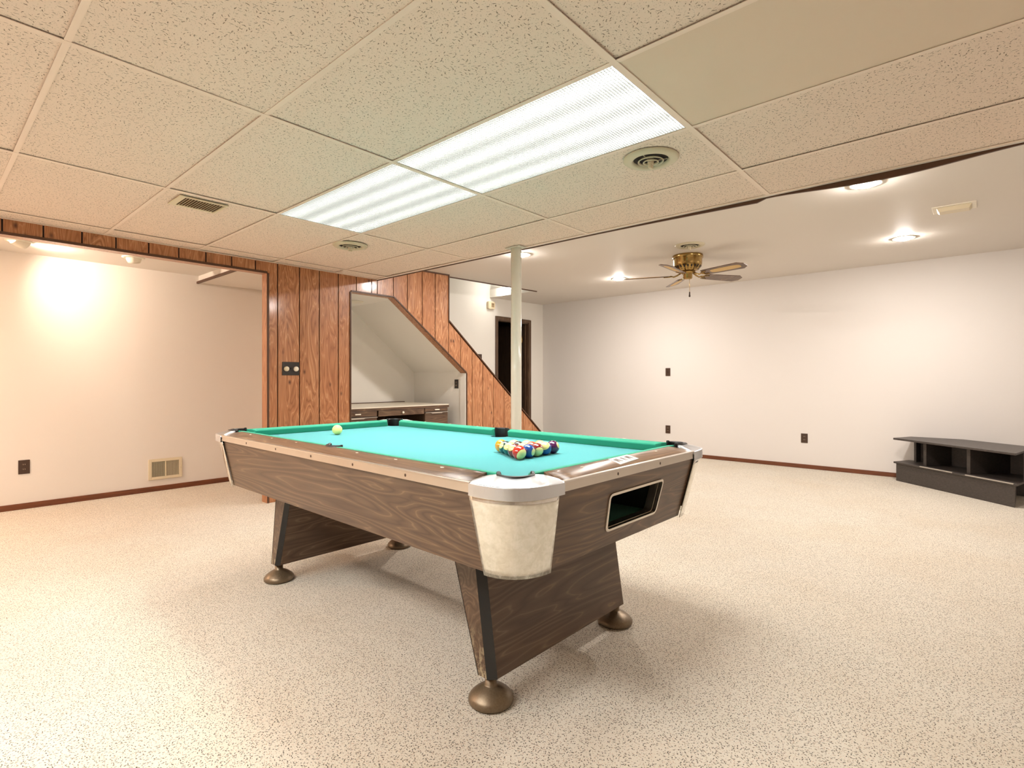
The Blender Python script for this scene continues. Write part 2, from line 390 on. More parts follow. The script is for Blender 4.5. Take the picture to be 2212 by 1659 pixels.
# soffit face towards the right hand room and its brown edge trim
b = MB(); b.box(XW, XE, YS, YS+.018, ZC-.001, zr(YS)); struct(b.build('wall_soffit', M_ceil_r))
b = MB(); N = 60
def drop(x):
    d = .007
    if -2.15 < x < -.95: d += .016*((x+2.15)/1.2)**1.5
    if x > -.9: d += .028*sin(min(1, (x+.9)/1.05)*pi)**1.5 if x < .15 else 0
    return d
xsn = [XW + (XE-XW)*k/140 for k in range(141)]
b.sweep(lambda i: [(xsn[i],YS+.0185,ZC+.02),(xsn[i],YS+.0185,ZC-drop(xsn[i])),(xsn[i],YS+.031,ZC-drop(xsn[i])),(xsn[i],YS+.031,ZC+.02)], xsn)
b.build('trim_1', M_trim)['kind'] = 'structure'

# ------------------------------------------------------------------ panelled wall
def topz(y):
    if y < YS: return ZC - .002
    if y < 4.253: return zr(y) - .003
    return max(.0, 1.778 - (y-4.253)*.8266)
def hole(y):
    """top of the opening at y, or None"""
    if y < 2.10: return 2.045
    if 2.938 <= y <= 3.455: return 1.985
    if 3.455 < y <= 4.534: return 1.985 - (y-3.455)*(1.985-1.179)/1.079
    return None
BRK = [2.10, 2.938, YS, 3.455, 4.253, 4.534, 6.404]
def piece(b, x0, x1, y0, y1, mi=0):
    cuts = sorted([y0, y1] + [k for k in BRK if y0+1e-6 < k < y1-1e-6])
    for a, c in zip(cuts, cuts[1:]):
        e = 1e-5; h0, h1 = hole(a+e), hole(c-e); t0, t1 = topz(a+e), topz(c-e)
        z0, z1 = (h0 or 0), (h1 or 0)
        if t0 - z0 < .001 and t1 - z1 < .001: continue
        b.hexa([(x0,a,z0),(x1,a,z0),(x1,c,z1),(x0,c,z1),(x0,a,t0),(x1,a,t0),(x1,c,t1),(x0,c,t1)], mi)
b = MB(); piece(b, XB, XW-.008, YN, 6.404, 0); core = b
gro = [.597 - .203*k for k in range(13, 0, -1)] + [.597,.803,1.0,1.205,1.408,1.604,1.803,2.0,2.196,2.401,2.599,2.80,3.0,3.182,3.25,3.455,3.64,3.848,4.039,4.246,4.441,4.637,4.825,5.022,5.227,5.42,5.617,5.819,6.02,6.22,6.404]
b = MB()
for a, c in zip([YN]+gro, gro): piece(b, XW-.008, XW, a+.005, c-.005)
pw = struct(b.build('wall_panelled', M_panel))
cw = core.build('panel_core', [M_panel, M_groove], pw)
for pl in cw.data.polygons:
    if pl.normal.x > .9: pl.material_index = 1
# dark trims round the panelling
def strip(b, pts, w, t=.010, x=XW, inner=1):
    """flat moulding on the wall plane following pts (y,z), w wide to its left side"""
    for (a, c) in zip(pts, pts[1:]):
        d = Vector((c[0]-a[0], c[1]-a[1])); d.normalize(); n = Vector((-d.y, d.x))*w*inner
        b.hexa([(x,a[0],a[1]),(x+t,a[0],a[1]),(x+t,c[0],c[1]),(x,c[0],c[1]),(x,a[0]+n.x,a[1]+n.y),(x+t,a[0]+n.x,a[1]+n.y),(x+t,c[0]+n.x,c[1]+n.y),(x,c[0]+n.x,c[1]+n.y)])
def framed(name, pts, w, inner=1, t=.010, d=.0):
    b = MB(); strip(b, pts, w, t, XW, inner); o = b.build(name, M_trim, None, .002); o['kind'] = 'structure'; return o
framed('trim_2', [(YN, 2.045), (2.10, 2.045), (2.10, 0)], .016, 1)
framed('trim_3', [(2.938, 0), (2.938, 1.985), (3.455, 1.985), (4.534, 1.179), (4.534, 0)], .014, 1)
framed('trim_4', [(YS+.03, zr(YS)-.001), (4.253, zr(4.253)-.001)], .016, -1)
framed('trim_5', [(4.253, zr(4.253)), (4.253, 1.778)], .012, -1)
b = MB(); 
b.hexa([(XB,4.24,1.80),(XW+.014,4.24,1.80),(XW+.014,6.42,0),(XB,6.42,0),(XB,4.253,1.806),(XW+.014,4.253,1.806),(XW+.014,6.44,0),(XB,6.44,0)])
struct(b.build('trim_6', M_trim))
# trim of the stair opening in the ceiling
b = MB(); b.hexa([(XB-.002,4.253,zr(4.253)-.012),(XB+.014,4.253,zr(4.253)-.012),(XB+.014,6.03,zr(6.03)-.012),(XB-.002,6.03,zr(6.03)-.012),(XB-.002,4.253,zr(4.253)+.02),(XB+.014,4.253,zr(4.253)+.02),(XB+.014,6.03,zr(6.03)+.02),(XB-.002,6.03,zr(6.03)+.02)])
struct(b.build('trim_7', M_trim))
# curved cap on the bulkhead edge in the left room
b = MB(); b.box(XL, XB, 1.966, 1.985, 2.094, 2.116)
struct(b.build('trim_8', M_trim))
# baseboards
def board(name, x0, x1, y0, y1, m=M_base, h=.05):
    b = MB(); b.box(x0, x1, y0, y1, 0, h); struct(b.build(name, m, None, .004))
board('baseboard_left', XL, XL+.012, YN, 2.76); board('baseboard_right', XA, XE, YR-.012, YR); board('baseboard_east', XE-.012, XE, YN, YR-.012); board('baseboard_near', XL+.012, XE-.012, YN, YN+.012)

# ------------------------------------------------------------------ door
b = MB()
cw_, t = .055, .018
b.box(XA, XA+t, dy0-cw_, dy0, 0, dz+cw_); b.box(XA, XA+t, dy1, dy1+cw_, 0, dz+cw_); b.box(XA, XA+t, dy0, dy1, dz, dz+cw_)
b.box(XA-.1, XA+.004, dy0, dy0+.014, 0, dz); b.box(XA-.1, XA+.004, dy1-.014, dy1, 0, dz); b.box(XA-.1, XA+.004, dy0+.014, dy1-.014, dz-.014, dz)
b.box(XA-.065, XA-.05, dy1-.028, dy1-.014, 0, dz-.014)
M_door = mk_walnut('door_casing_stain', 2, .95, 4.4); M_leaf = mk_walnut('dark_door_veneer', 2, .55, 6.6)
dr = struct(b.build('door_1', M_door, None, .003))
b = MB(); b.box(XA-.80, XA-.085, dy1-.062, dy1-.026, .01, dz-.02); b.build('door_leaf', M_leaf, dr, .002)
for z in (1.78, .25):
    b = MB(); b.box(XA-.16, XA-.10, dy1-.068, dy1-.0625, z-.055, z+.055); b.tube([(XA-.092,dy1-.066,z-.055),(XA-.092,dy1-.066,z+.055)], .009)
    b.box(XA-.175, XA-.10, dy1-.0675, dy1-.0625, z-.03, z+.03); b.build('hinge', M_brassb, dr)
# closet behind the door
b = MB(); x0, y0, y1 = XA-1.5, 5.9, 7.3
b.box(x0-.05, x0, y0, y1, 0, 2.3); b.box(x0, XA-.1, y0-.05, y0, 0, 2.3); b.box(x0, XA-.1, y1, y1+.05, 0, 2.3); b.box(x0, XA-.1, y0, y1, 2.3, 2.35)
struct(b.build('wall_closet', simple('dark_closet_panelling', (70, 48, 34), .5)))

# ------------------------------------------------------------------ plates on walls
def plate(kind, label, cat, c, u, n, w, h, mat, style, group=None, name=None):
    """u = in-wall horizontal axis, n = outward normal"""
    c, u, n = Vector(c), Vector(u), Vector(n); up = Vector((0,0,1))
    R = Matrix((u, up, n)).transposed()
    def F(a, bb, cc): v = R @ Vector((a, bb, cc)); return (v.x, v.y, v.z)
    th = thing(kind, label, cat, c, 0, group)
    def bx(B, a0, a1, b0, b1, c0, c1):
        B.hexa([F(a0,b0,c0),F(a1,b0,c0),F(a1,b1,c0),F(a0,b1,c0),F(a0,b0,c1),F(a1,b0,c1),F(a1,b1,c1),F(a0,b1,c1)])
    B = MB(); bx(B, -w/2, w/2, -h/2, h/2, 0, .006); B.build('cover_plate', mat, th, .002)
    if style == 'outlet':
        for s in (-1, 1):
            B = MB(); pts = [(.017*cos(k*pi/8), s*.02+.0135*sin(k*pi/8)) for k in range(16)]
            B.prism(pts, .006, .009, f=F); so = B.build('socket', M_brownpl, th)
            B = MB()
            for q in (-.006, .006): bx(B, q-.0012, q+.0012, s*.02-.002, s*.02+.006, .009, .0094)
            B.build('slot', M_off, so)
    elif style == 'switch':
        B = MB(); bx(B, -.005, .005, -.012, .012, .006, .008); bx(B, -.004, .004, -.002, .008, .008, .018); B.build('toggle', M_blackpl, th, .001)
    elif style == 'dimmer':
        for i, (a, m) in enumerate(((-.045, M_off), (.045, M_white))):
            B = MB(); rr = Matrix((u, up, n)).transposed(); B.lathe([(.023,.006),(.0225,.02),(.019,.0245),(0,.025)], 28, c=F(a, -.002, 0), rot=rr); k = B.build('dimmer_knob', m, th); k['label'] = ('ivory' if i == 0 else 'white') + ' round dimmer knob'
        B = MB(); bx(B, -.005, .005, -.014, .012, .006, .0075); bx(B, -.0035, .0035, -.004, .006, .0075, .015); B.build('toggle', M_black, th)
    return th
G_o = 'brown wall outlets'
plate('wall_outlet', 'dark brown power outlet low on the left wall, left of the floor vent', 'outlet', (XL, .64, .357), (0,1,0), (1,0,0), .074, .118, M_brownpl, 'outlet', G_o)
plate('wall_outlet', 'brown outlet low on the right wall straight below the brown switch', 'outlet', (-3.457, YR, .371), (1,0,0), (0,-1,0), .074, .115, M_brownpl, 'outlet', G_o)
plate('wall_outlet', 'brown outlet low on the right wall nearest the black stand', 'outlet', (-1.663, YR, .373), (1,0,0), (0,-1,0), .074, .115, M_brownpl, 'outlet', G_o)
plate('light_switch', 'brown switch plate at chest height on the right wall', 'switch', (-3.457, YR, 1.21), (1,0,0), (0,-1,0), .074, .116, M_brownpl, 'switch')
plate('light_switch', 'brown switch plate half hidden by the sloping stair trim left of the door', 'switch', (XA, 5.78, 1.43), (0,1,0), (1,0,0), .10, .12, M_brownpl, 'switch')
plate('wall_outlet', 'dark plate on the white alcove wall above the desk', 'outlet', (-4.939, 4.534, 1.045), (1,0,0), (0,-1,0), .07, .112, M_blackpl, 'outlet', G_o)
plate('dimmer_switch', 'black double plate with two round dimmer knobs on the wood panelling', 'switch', (XW, 2.316, 1.20), (0,1,0), (1,0,0), .162, .122, M_blackpl, 'dimmer')
# door chime above the door
t = thing('door_chime', 'ivory door chime box high on the stair wall above left of the door', 'chime', (XA, 6.012, 2.259))
b = MB()
pts = []
for cx, cy, a0 in ((.05,.035,0),(-.05,.035,90),(-.05,-.035,180),(.05,-.035,270)):
    for k in range(6): a = radians(a0+k*18); pts.append((cx+.024*cos(a), cy+.024*sin(a)))
b.prism(pts, 0, .045, f=lambda a, c, d: (d, a, c)); b.build('housing', M_off, t, .004)
b = MB(); b.box(.045, .049, -.01, .05, -.03, .035); b.build('grille', simple('chime_grille', (176, 150, 112), .5), t)
for q in (-.012, .008, .024):
    b = MB(); b.box(.049, .051, .0, .04, q-.003, q+.003); b.build('slot', M_brownpl, t)

# floor vent on the left wall
t = thing('wall_vent', 'almond metal two-bay register low on the left wall', 'vent', (XL, 1.685, .215))
b = MB(); w, h = .146, .10
b.box(0, .012, -w, -w+.028, -h, h); b.box(0, .012, w-.028, w, -h, h); b.box(0, .012, -w+.028, w-.028, h-.026, h); b.box(0, .012, -w+.028, w-.028, -h, -h+.026); b.box(0, .012, -.006, .006, -h+.026, h-.026)
b.build('frame', M_off, t, .002)
b = MB(); b.box(.0005, .0015, -w+.02, w-.02, -h+.02, h-.02); b.build('duct_opening', M_dark, t)
for k in range(16):
    for s in (-1, 1):
        y = s*(.012 + k*.0069)
        if abs(y) < .117:
            b = MB(); b.box(.002, .0095, y-.0012, y+.0012, -h+.026, h-.026); b.build('louvre', M_vent if s < 0 else M_off, t)
b = MB(); b.tube([(.012,w-.014,-.005),(.022,w-.014,.012)], .0025); b.build('damper_lever', M_off, t)

# ------------------------------------------------------------------ ceiling vents
def round_vent(label, x, y, z, r, knob=True, open_=True):
    t = thing('ceiling_vent', label, 'vent', (x, y, z), 0, 'round ceiling air diffusers')
    b = MB(); b.lathe([(r,0),(r,-.004),(r*.93,-.012),(r*.72,-.016),(r*.66,-.012),(r*.62,.0),(r*.62,.004)], 56, cap=False); b.build('flange', M_vent, t)
    b = MB(); b.lathe([(0,-.0018),(r*.66,-.0018)], 40, cap=False); b.build('duct_opening', M_dark, t)
    for k, (q, zz) in enumerate(((.47, -.016), (.29, -.02))):
        b = MB(); b.lathe([(r*q,zz),(r*(q-.02),zz-.003),(r*(q-.07),zz+.006),(r*(q-.055),zz+.008),(r*q,zz+.002),(r*q,zz)], 48, cap=False); b.build('cone_ring', M_vent, t)
    if knob:
        b = MB(); b.lathe([(0,-.03),(r*.1,-.03),(r*.12,-.012),(r*.12,0)], 20); b.box(-.007, .007, -.014, .014, -.048, -.028); b.build('knob', M_off, t, .002)
    for k in range(3):
        a = k*2.094+.5; b = MB(); b.tube([(r*.6*cos(a), r*.6*sin(a), -.006), (r*.1*cos(a), r*.1*sin(a), -.012)], .002, 6); b.build('spoke', M_vent, t)
    return t
round_vent('large round air diffuser in the tile ceiling beside the nearer light panel', -1.18, 2.325, ZC, .128)
round_vent('small-looking round air diffuser in the tile ceiling beyond the farther light panel', -3.70, 2.275, ZC, .132)
round_vent('round air diffuser on the white ceiling just in front of the brass fan', -2.06, 4.84, zr(4.84), .135)
t = thing('ceiling_register', 'rectangular slatted beige register in the tile ceiling at upper left', 'vent', (-3.51, 1.145, ZC))
b = MB(); b.box(-.11, .11, -.135, -.10, -.006, 0); b.box(-.11, .11, .11, .125, -.006, 0); b.box(-.11, -.085, -.10, .11, -.006, 0); b.box(.085, .11, -.10, .11, -.006, 0); b.build('frame', M_off, t, .002)
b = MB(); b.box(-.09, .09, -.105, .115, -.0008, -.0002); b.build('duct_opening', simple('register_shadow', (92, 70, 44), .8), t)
for k in range(14):
    y = -.093 + k*.0148; b = MB(); b.hexa([(-.085,y,-.0085),(.085,y,-.0085),(.085,y+.0045,-.002),(-.085,y+.0045,-.002),(-.085,y+.0025,-.0085),(.085,y+.0025,-.0085),(.085,y+.007,-.002),(-.085,y+.007,-.002)]); b.build('slat', M_off, t)
t = thing('ceiling_register', 'boxy cream register on the white ceiling between the two right recessed lights', 'vent', (-.16, 5.08, zr(5.08)))
b = MB(); b.prism([(-.125,-.10),(.125,-.10),(.125,.10),(-.125,.10)], -.008, 0); b.build('frame', M_white, t, .002)
b = MB(); b.hexa([(-.085,-.06,-.035),(.085,-.06,-.035),(.085,.05,-.03),(-.085,.05,-.03),(-.10,-.075,-.008),(.10,-.075,-.008),(.10,.075,-.008),(-.10,.075,-.008)]); b.build('deflector', M_off, t, .002)
t = thing('alcove_disc', 'flat white round cover on the alcove ceiling above the desk', 'ceiling cover', (-5.33, 3.33, 1.985))
b = MB(); b.lathe([(.10,0),(.10,-.006),(.09,-.012),(.06,-.014),(0,-.014)], 40); b.build('cover', M_white, t)

# ------------------------------------------------------------------ fluorescent troffers
def troffer(label, x1):
    cx = x1 - GT; t = thing('fluorescent_light', label, 'light', (cx, GY+GT/2, ZC), 0, 'lit two-by-four ceiling light panels')
    hx, hy = GT-.0155, GT/2-.0135
    b = MB(); b.box(-hx, hx, -hy, hy, .0125, .0145); b.build('tube_tray', M_diff, t)
    b = MB(); louvre_mesh(b, hx, hy, .002, .011); b.build('louvre', M_louvre, t)
    b = MB(); b.box(-hx-.01, hx+.01, -hy-.008, hy+.008, .0155, .09); b.box(-hx-.01, -hx-.001, -hy, hy, .0022, .0155); b.box(hx+.001, hx+.01, -hy, hy, .0022, .0155); b.box(-hx-.01, hx+.01, -hy-.008, -hy-.001, .0022, .0155); b.box(-hx-.01, hx+.01, hy+.001, hy+.008, .0022, .0155); b.build('housing', M_white, t)
troffer('nearer long lit fluorescent panel, right of the dark divider bar', GX)
troffer('farther lit fluorescent panel next to the panelled wall', GX-2*GT)

# ------------------------------------------------------------------ recessed lights
def can(label, x, y, first=[None]):
    t = thing('recessed_light', label, 'light', (x, y, zr(y)), 0, 'lit recessed lights in the white ceiling')
    b = MB(); b.lathe([(.095,0),(.095,-.004),(.085,-.007),(.072,-.005),(.068,.0),(.068,.001)], 48, cap=False); b.build('trim_ring', M_white, t)
    b = MB(); b.lathe([(.067,-.001),(.062,-.010),(.045,-.018),(.02,-.0225),(0,-.0235)], 40, cap=False); b.build('bulb', M_bulb, t)
can('lit recessed light touching the edge of the tile ceiling at right', -.56, 4.02)
can('lit recessed light beyond the cream register at right', -.54, 5.96)
can('lit recessed light far back just left of the brass fan', -3.47, 5.97)
can('lit recessed light peeking out behind the top of the white pole', -3.44, 4.03)

# eyeball lights of the left room
def eyeball(label, x, y, d, lit, z=2.175):
    t = thing('eyeball_light', label, 'light', (x, y, z), 0, 'eyeball lights of the left room')
    b = MB(); b.lathe([(.085,0),(.085,-.005),(.06,-.010),(.055,0)], 40, cap=False); b.build('trim_ring', M_white, t)
    q = Vector(d).normalized(); R = Vector((0,0,-1)).rotation_difference(q).to_matrix()
    b = MB(); b.lathe([(.056,.03),(.058,.0),(.056,-.03),(.047,-.058),(.043,-.056),(.043,-.03)], 40, cap=False, rot=R, c=(0,0,.012)); b.build('shade', M_white, t)
    b = MB(); b.lathe([(.043,-.046),(.03,-.052),(0,-.054)], 32, cap=False, rot=R, c=(0,0,.012)); b.build('bulb', M_bulbw if lit else M_vent, t)
    return q
q = eyeball('lit swivel spotlight in the left room ceiling at the photo edge', -5.60, .56, (-.50, 1.35, -.62), True)
eyeball('unlit swivel spotlight in the left room ceiling, nearer the stair wall', -5.60, 1.30, (-.2, .1, -.5), False)
sp = bpy.data.lights.new('spot_beam', 'SPOT'); sp.energy = 21; sp.color = (1, .82, .68); sp.spot_size = radians(140); sp.spot_blend = 1; sp.shadow_soft_size = .04
so = bpy.data.objects.new('spot_beam', sp); COL.objects.link(so); so.location = Vector((-5.60, .56, 2.187)) + q*.075; so.rotation_euler = q.to_track_quat('-Z', 'Y').to_euler()
# unseen lamp, added out of view to brighten the left room
b = MB(); b.lathe([(.085,0),(.085,-.005),(.06,-.010),(.055,0)], 40, cap=False); lc = [o for o in bpy.data.objects if o.name == 'ceiling_left'][0]; b.build('added_lamp_ring', M_white, lc, loc=(-5.35, -.75, 2.175))
b = MB(); b.lathe([(.054,-.001),(.05,-.012),(.03,-.022),(0,-.026)], 32, cap=False); b.build('lamp_bulb', emit('added_left_bulb', (1, .71, .52), 640), lc, loc=(-5.35, -.75, 2.175))
# stairwell lamp
t = thing('stair_lamp', 'small glowing wall lamp in the stairwell opening beside the pole top', 'light', (-5.42, 6.012, 2.45))
b = MB(); b.box(-.09, .09, -.012, 0, -.05, .05); b.build('backplate', M_white, t, .003)
b = MB(); b.tube([(-.11,-.045,0),(.11,-.045,0)], .033, 20); b.build('shade', M_lampf, t)

# ------------------------------------------------------------------ pole
t = thing('support_pole', 'cream painted round steel column from floor to the ceiling edge', 'pole', (-2.775, 3.185, 0))
b = MB(); b.lathe([(.0425,.012),(.0425,ZC-.006)], 40, c=(0,0,0)); b.build('shaft', M_pole, t)
b = MB(); b.box(-.075, .075, -.05, .049, ZC-.007, ZC-.0018); b.build('top_plate', M_pole, t)
b = MB(); b.box(-.07, .07, -.07, .049, .001, .012); b.build('base_plate', M_pole, t)

# ------------------------------------------------------------------ ceiling fan
YAW = .7246; Rv = Vector((cos(YAW), sin(YAW), 0)); Fv = Vector((-sin(YAW), cos(YAW), 0))
zf = zr(5.27); t = thing('ceiling_fan', 'antique brass five-blade flush-mount ceiling fan with cane blade inserts', 'ceiling fan', (-2.265, 5.27, zf))
b = MB(); b.lathe([(.148,0),(.150,-.006),(.150,-.032),(.146,-.036),(.141,-.040),(.140,-.095),(.134,-.112),(.112,-.145),(.088,-.162),(.06,-.166),(0,-.166)], 64); b.build('motor_housing', M_brass, t)
for k in range(22):
    a = 2*pi*k/22; r0, r1 = .134, .104; b = MB(); w = .055
    b.hexa([(r0*cos(a-w)*1.004,r0*sin(a-w)*1.004,-.1145),(r0*cos(a+w)*1.004,r0*sin(a+w)*1.004,-.1145),(r1*cos(a+w)*1.02,r1*sin(a+w)*1.02,-.152),(r1*cos(a-w)*1.02,r1*sin(a-w)*1.02,-.152),
            (r0*cos(a-w)*.97,r0*sin(a-w)*.97,-.11),(r0*cos(a+w)*.97,r0*sin(a+w)*.97,-.11),(r1*cos(a+w)*.97,r1*sin(a+w)*.97,-.149),(r1*cos(a-w)*.97,r1*sin(a-w)*.97,-.149)]); b.build('cooling_slot', M_dark, t)
b = MB(); b.lathe([(.075,-.166),(.075,-.180),(.05,-.184),(.046,-.190),(.046,-.232),(.04,-.242),(.018,-.246),(0,-.246)], 40); b.build('hub', M_brass, t)
M_blade = mk_walnut('fan_blade_walnut', 0, 1.05, 1.2); M_cane = NT('woven_cane'); 
g = M_cane.noise(M_cane.mapping(M_cane.obj(), (60, 60, 60)), 3, 2); M_cane.set(Base_Color=M_cane.mix(g, s2l((206, 170, 108)), s2l((224, 192, 134))), Roughness=.6); M_cane = M_cane.m
for k in range(5):
    al = radians(-55.6 + 72*k); dv = Rv*cos(al) + Fv*sin(al); az = atan2(dv.y, dv.x)
    pitch = Matrix.Rotation(az, 3, 'Z') @ Matrix.Rotation(radians(-13), 3, 'X')
    def out(i, e=0, x0=.185, x1=.64, w0=.052, w1=.072):
        pts = [(x0+e, -w0+e), (x0+.03, -w0-.006+e), (x1-.055-e*.5, -w1+e), (x1-e, -w1*.45+e*.3), (x1-e, w1*.45-e*.3), (x1-.055-e*.5, w1-e), (x0+.03, w0+.006-e), (x0+e, w0-e)]; return pts
    zb = -.205
    def P(a, c, d):
        v = pitch @ Vector((a, c, d)); return (v.x, v.y, v.z + zb)
    b = MB(); b.prism(out(0), -.003, .003, f=P); bl = b.build('blade', M_blade, t)
    ins = []
    for a0 in range(0, 360, 15):
        a = radians(a0); ins.append((.43+.16*abs(cos(a))**.5*(1 if cos(a) > 0 else -1), .036*abs(sin(a))**.5*(1 if sin(a) > 0 else -1)))
    if k != 1: b = MB(); b.prism(ins, -.0045, .0045, f=P); b.build('cane_insert', M_cane, bl)
    b = MB(); z0 = -.17
    def Q(a, z): return (cos(az)*a, sin(az)*a, z)
    b.tube([Q(.06,z0-.004),Q(.10,-.20),Q(.135,-.214),Q(.165,-.205),Q(.20,-.2125)], [.008,.008,.007,.007,.006], 8)
    for s in (-1, 1): b.tube([Q(.155,-.208), P(.185, s*.03, -.006), P(.235, s*.034, -.006)], .005, 6)
    b.build('blade_arm', M_brass, t)
b = MB(); b.tube([(.02,0,-.244),(.02,0,-.375)], .0018, 6); pc = b.build('pull_chain', M_brassb, t)
b = MB(); b.lathe([(0,-.372),(.006,-.376),(.007,-.40),(.010,-.422),(.004,-.428),(0,-.428)], 14, c=(.02,0,0)); b.build('pull_knob', simple('walnut_fob', (56, 34, 22), .4), pc)

# ------------------------------------------------------------------ desk in the alcove
dx = -4.90; t = thing('built_in_desk', 'walnut desk with cream top and drawers built into the stair alcove', 'desk', (dx, 3.59, 0))
dk = lambda y: y - 3.59
b = MB(); b.box(-.868, .012, dk(2.835), dk(4.36), .792, .803); ds = b.build('desktop', M_desktop, t, .001)
b = MB(); b.box(-.868, .012, dk(2.835), dk(4.36), .765, .7915); b.build('desktop_edge', W_desk, t)
b = MB(); b.box(-.872, -.866, dk(2.835), dk(4.36), .803, .812); b.build('back_strip', M_trim, t)
b = MB()
for y0, y1 in ((2.835, 3.335), (3.985, 4.345)):
    b.box(-.85, -.004, dk(y0), dk(y1), .06, .765); b.box(-.84, -.06, dk(y0)+.01, dk(y1)-.01, 0, .06)
b.box(-.85, -.78, dk(3.335), dk(3.985), .2, .765)
b.build('carcass', mk_walnut('desk_carcass', 1, .7, 1.1), t)
def front(name, y0, y1, z0, z1, pull=None):
    b = MB(); b.box(-.004, .010, dk(y0), dk(y1), z0, z1); o = b.build(name, W_desk, t, .0015)
    yc = (dk(y0)+dk(y1))/2
    if pull == 'bar': b = MB(); b.box(.010, .026, yc-.035, yc+.035, (z0+z1)/2-.006, (z0+z1)/2+.006); b.build('handle', M_white, o, .002)
    if pull == 'knob': b = MB(); b.lathe([(.005,0),(.005,.012),(.014,.016),(.012,.026),(0,.028)], 20, c=(.01, yc, (z0+z1)/2), rot=Matrix.Rotation(pi/2, 3, 'Y')); b.build('handle', M_white, o)
    if pull == 'strip':
        b = MB(); b.prism([(dk(y0), z1-.004), (yc-.09, z1-.006), (yc-.07, z1-.014), (yc+.07, z1-.014), (yc+.09, z1-.006), (dk(y1), z1-.004), (dk(y1), z1+.002), (dk(y0), z1+.002)], .010, .022, f=lambda a, c, d: (d, a, c)); b.build('handle', M_alu, o)
front('drawer', 2.85, 3.33, .707, .762, 'bar'); front('drawer', 2.85, 3.33, .42, .697, 'strip'); front('drawer', 3.35, 3.975, .70, .762, 'knob'); front('drawer', 3.99, 4.34, .722, .762, 'bar'); front('door', 3.99, 4.34, .08, .712, 'strip')

# ------------------------------------------------------------------ black media stand
t = thing('media_stand', 'low black angular television stand with open bays by the right wall', 'tv stand', (-.25, 6.8, 0))
def loc2(p): return [(a+.25, c-6.8) for a, c in p]
def inset(p, d):
    n = len(p); out = []
    cx = sum(a for a, _ in p)/n; cy = sum(c for _, c in p)/n
    for i in range(n):
        a, c, e = Vector(p[i-1]), Vector(p[i]), Vector(p[(i+1) % n]); d1 = (c-a).normalized(); d2 = (e-c).normalized()
        n1 = Vector((-d1.y, d1.x)); n2 = Vector((-d2.y, d2.x)); m = (n1+n2); m = m/(m.dot(n1))
        out.append((c.x+m.x*d, c.y+m.y*d))
    return out
top = loc2([(-.73,7.03),(.207,6.24),(.37,6.93),(-.16,7.33),(-.60,7.31)])
mid = loc2([(-.735,7.11),(.215,6.245),(.40,6.95),(-.14,7.335),(-.62,7.335)])
b = MB(); b.prism(top, .452, .472); b.build('top', M_tv, t, .003)
b = MB(); b.prism(mid, .19, .208); sh = b.build('shelf', M_tv, t, .002)
b = MB(); b.prism(loc2([(-.712,7.115),(.203,6.275),(.235,6.95),(.36,6.96),(-.10,7.32),(-.60,7.32)]), .0, .19); b.build('base', M_tv, t, .003)
fa, fb = Vector((-.735+.25, 7.11-6.8)), Vector((.215+.25, 6.245-6.8)); fd = (fb-fa).normalized(); fn = Vector((-fd.y, fd.x))
def up_(s0, dep0, dep1, th_):
    p0 = fa + fd*s0 + fn*dep0; p1 = fa + fd*(s0+th_) + fn*dep0; p2 = fa + fd*(s0+th_) + fn*dep1; p3 = fa + fd*s0 + fn*dep1
    b = MB(); b.prism([tuple(p0), tuple(p1), tuple(p2), tuple(p3)], .208, .452); b.build('divider', M_tv, t, .002)
up_(.30, .07, .50, .035); up_(.77, .07, .50, .035); 
b = MB(); b.prism(loc2([(.262,6.44),(.292,6.43),(.36,6.90),(.33,6.90)]), .208, .452); b.build('divider', M_tv, t, .002)
def quad(name, p, m=M_tv): 
    b = MB(); b.prism(p, .208, .452); b.build(name, m, t)
quad('side_panel', loc2([(-.565,7.235),(-.545,7.22),(-.505,7.29),(-.525,7.30)]))
quad('back_panel', loc2([(-.51,7.28),(.30,6.88),(.31,6.90),(-.50,7.30)]))
for s0, s1 in ((.33, .69), (.82, 1.255)):
    p0 = fa + fd*s0 - fn*.002; p1 = fa + fd*s1 - fn*.002; b = MB(); b.prism([tuple(p0), tuple(p1), tuple(p1+fn*.012), tuple(p0+fn*.012)], .200, .2095); b.build('worn_edge', M_worn, sh)

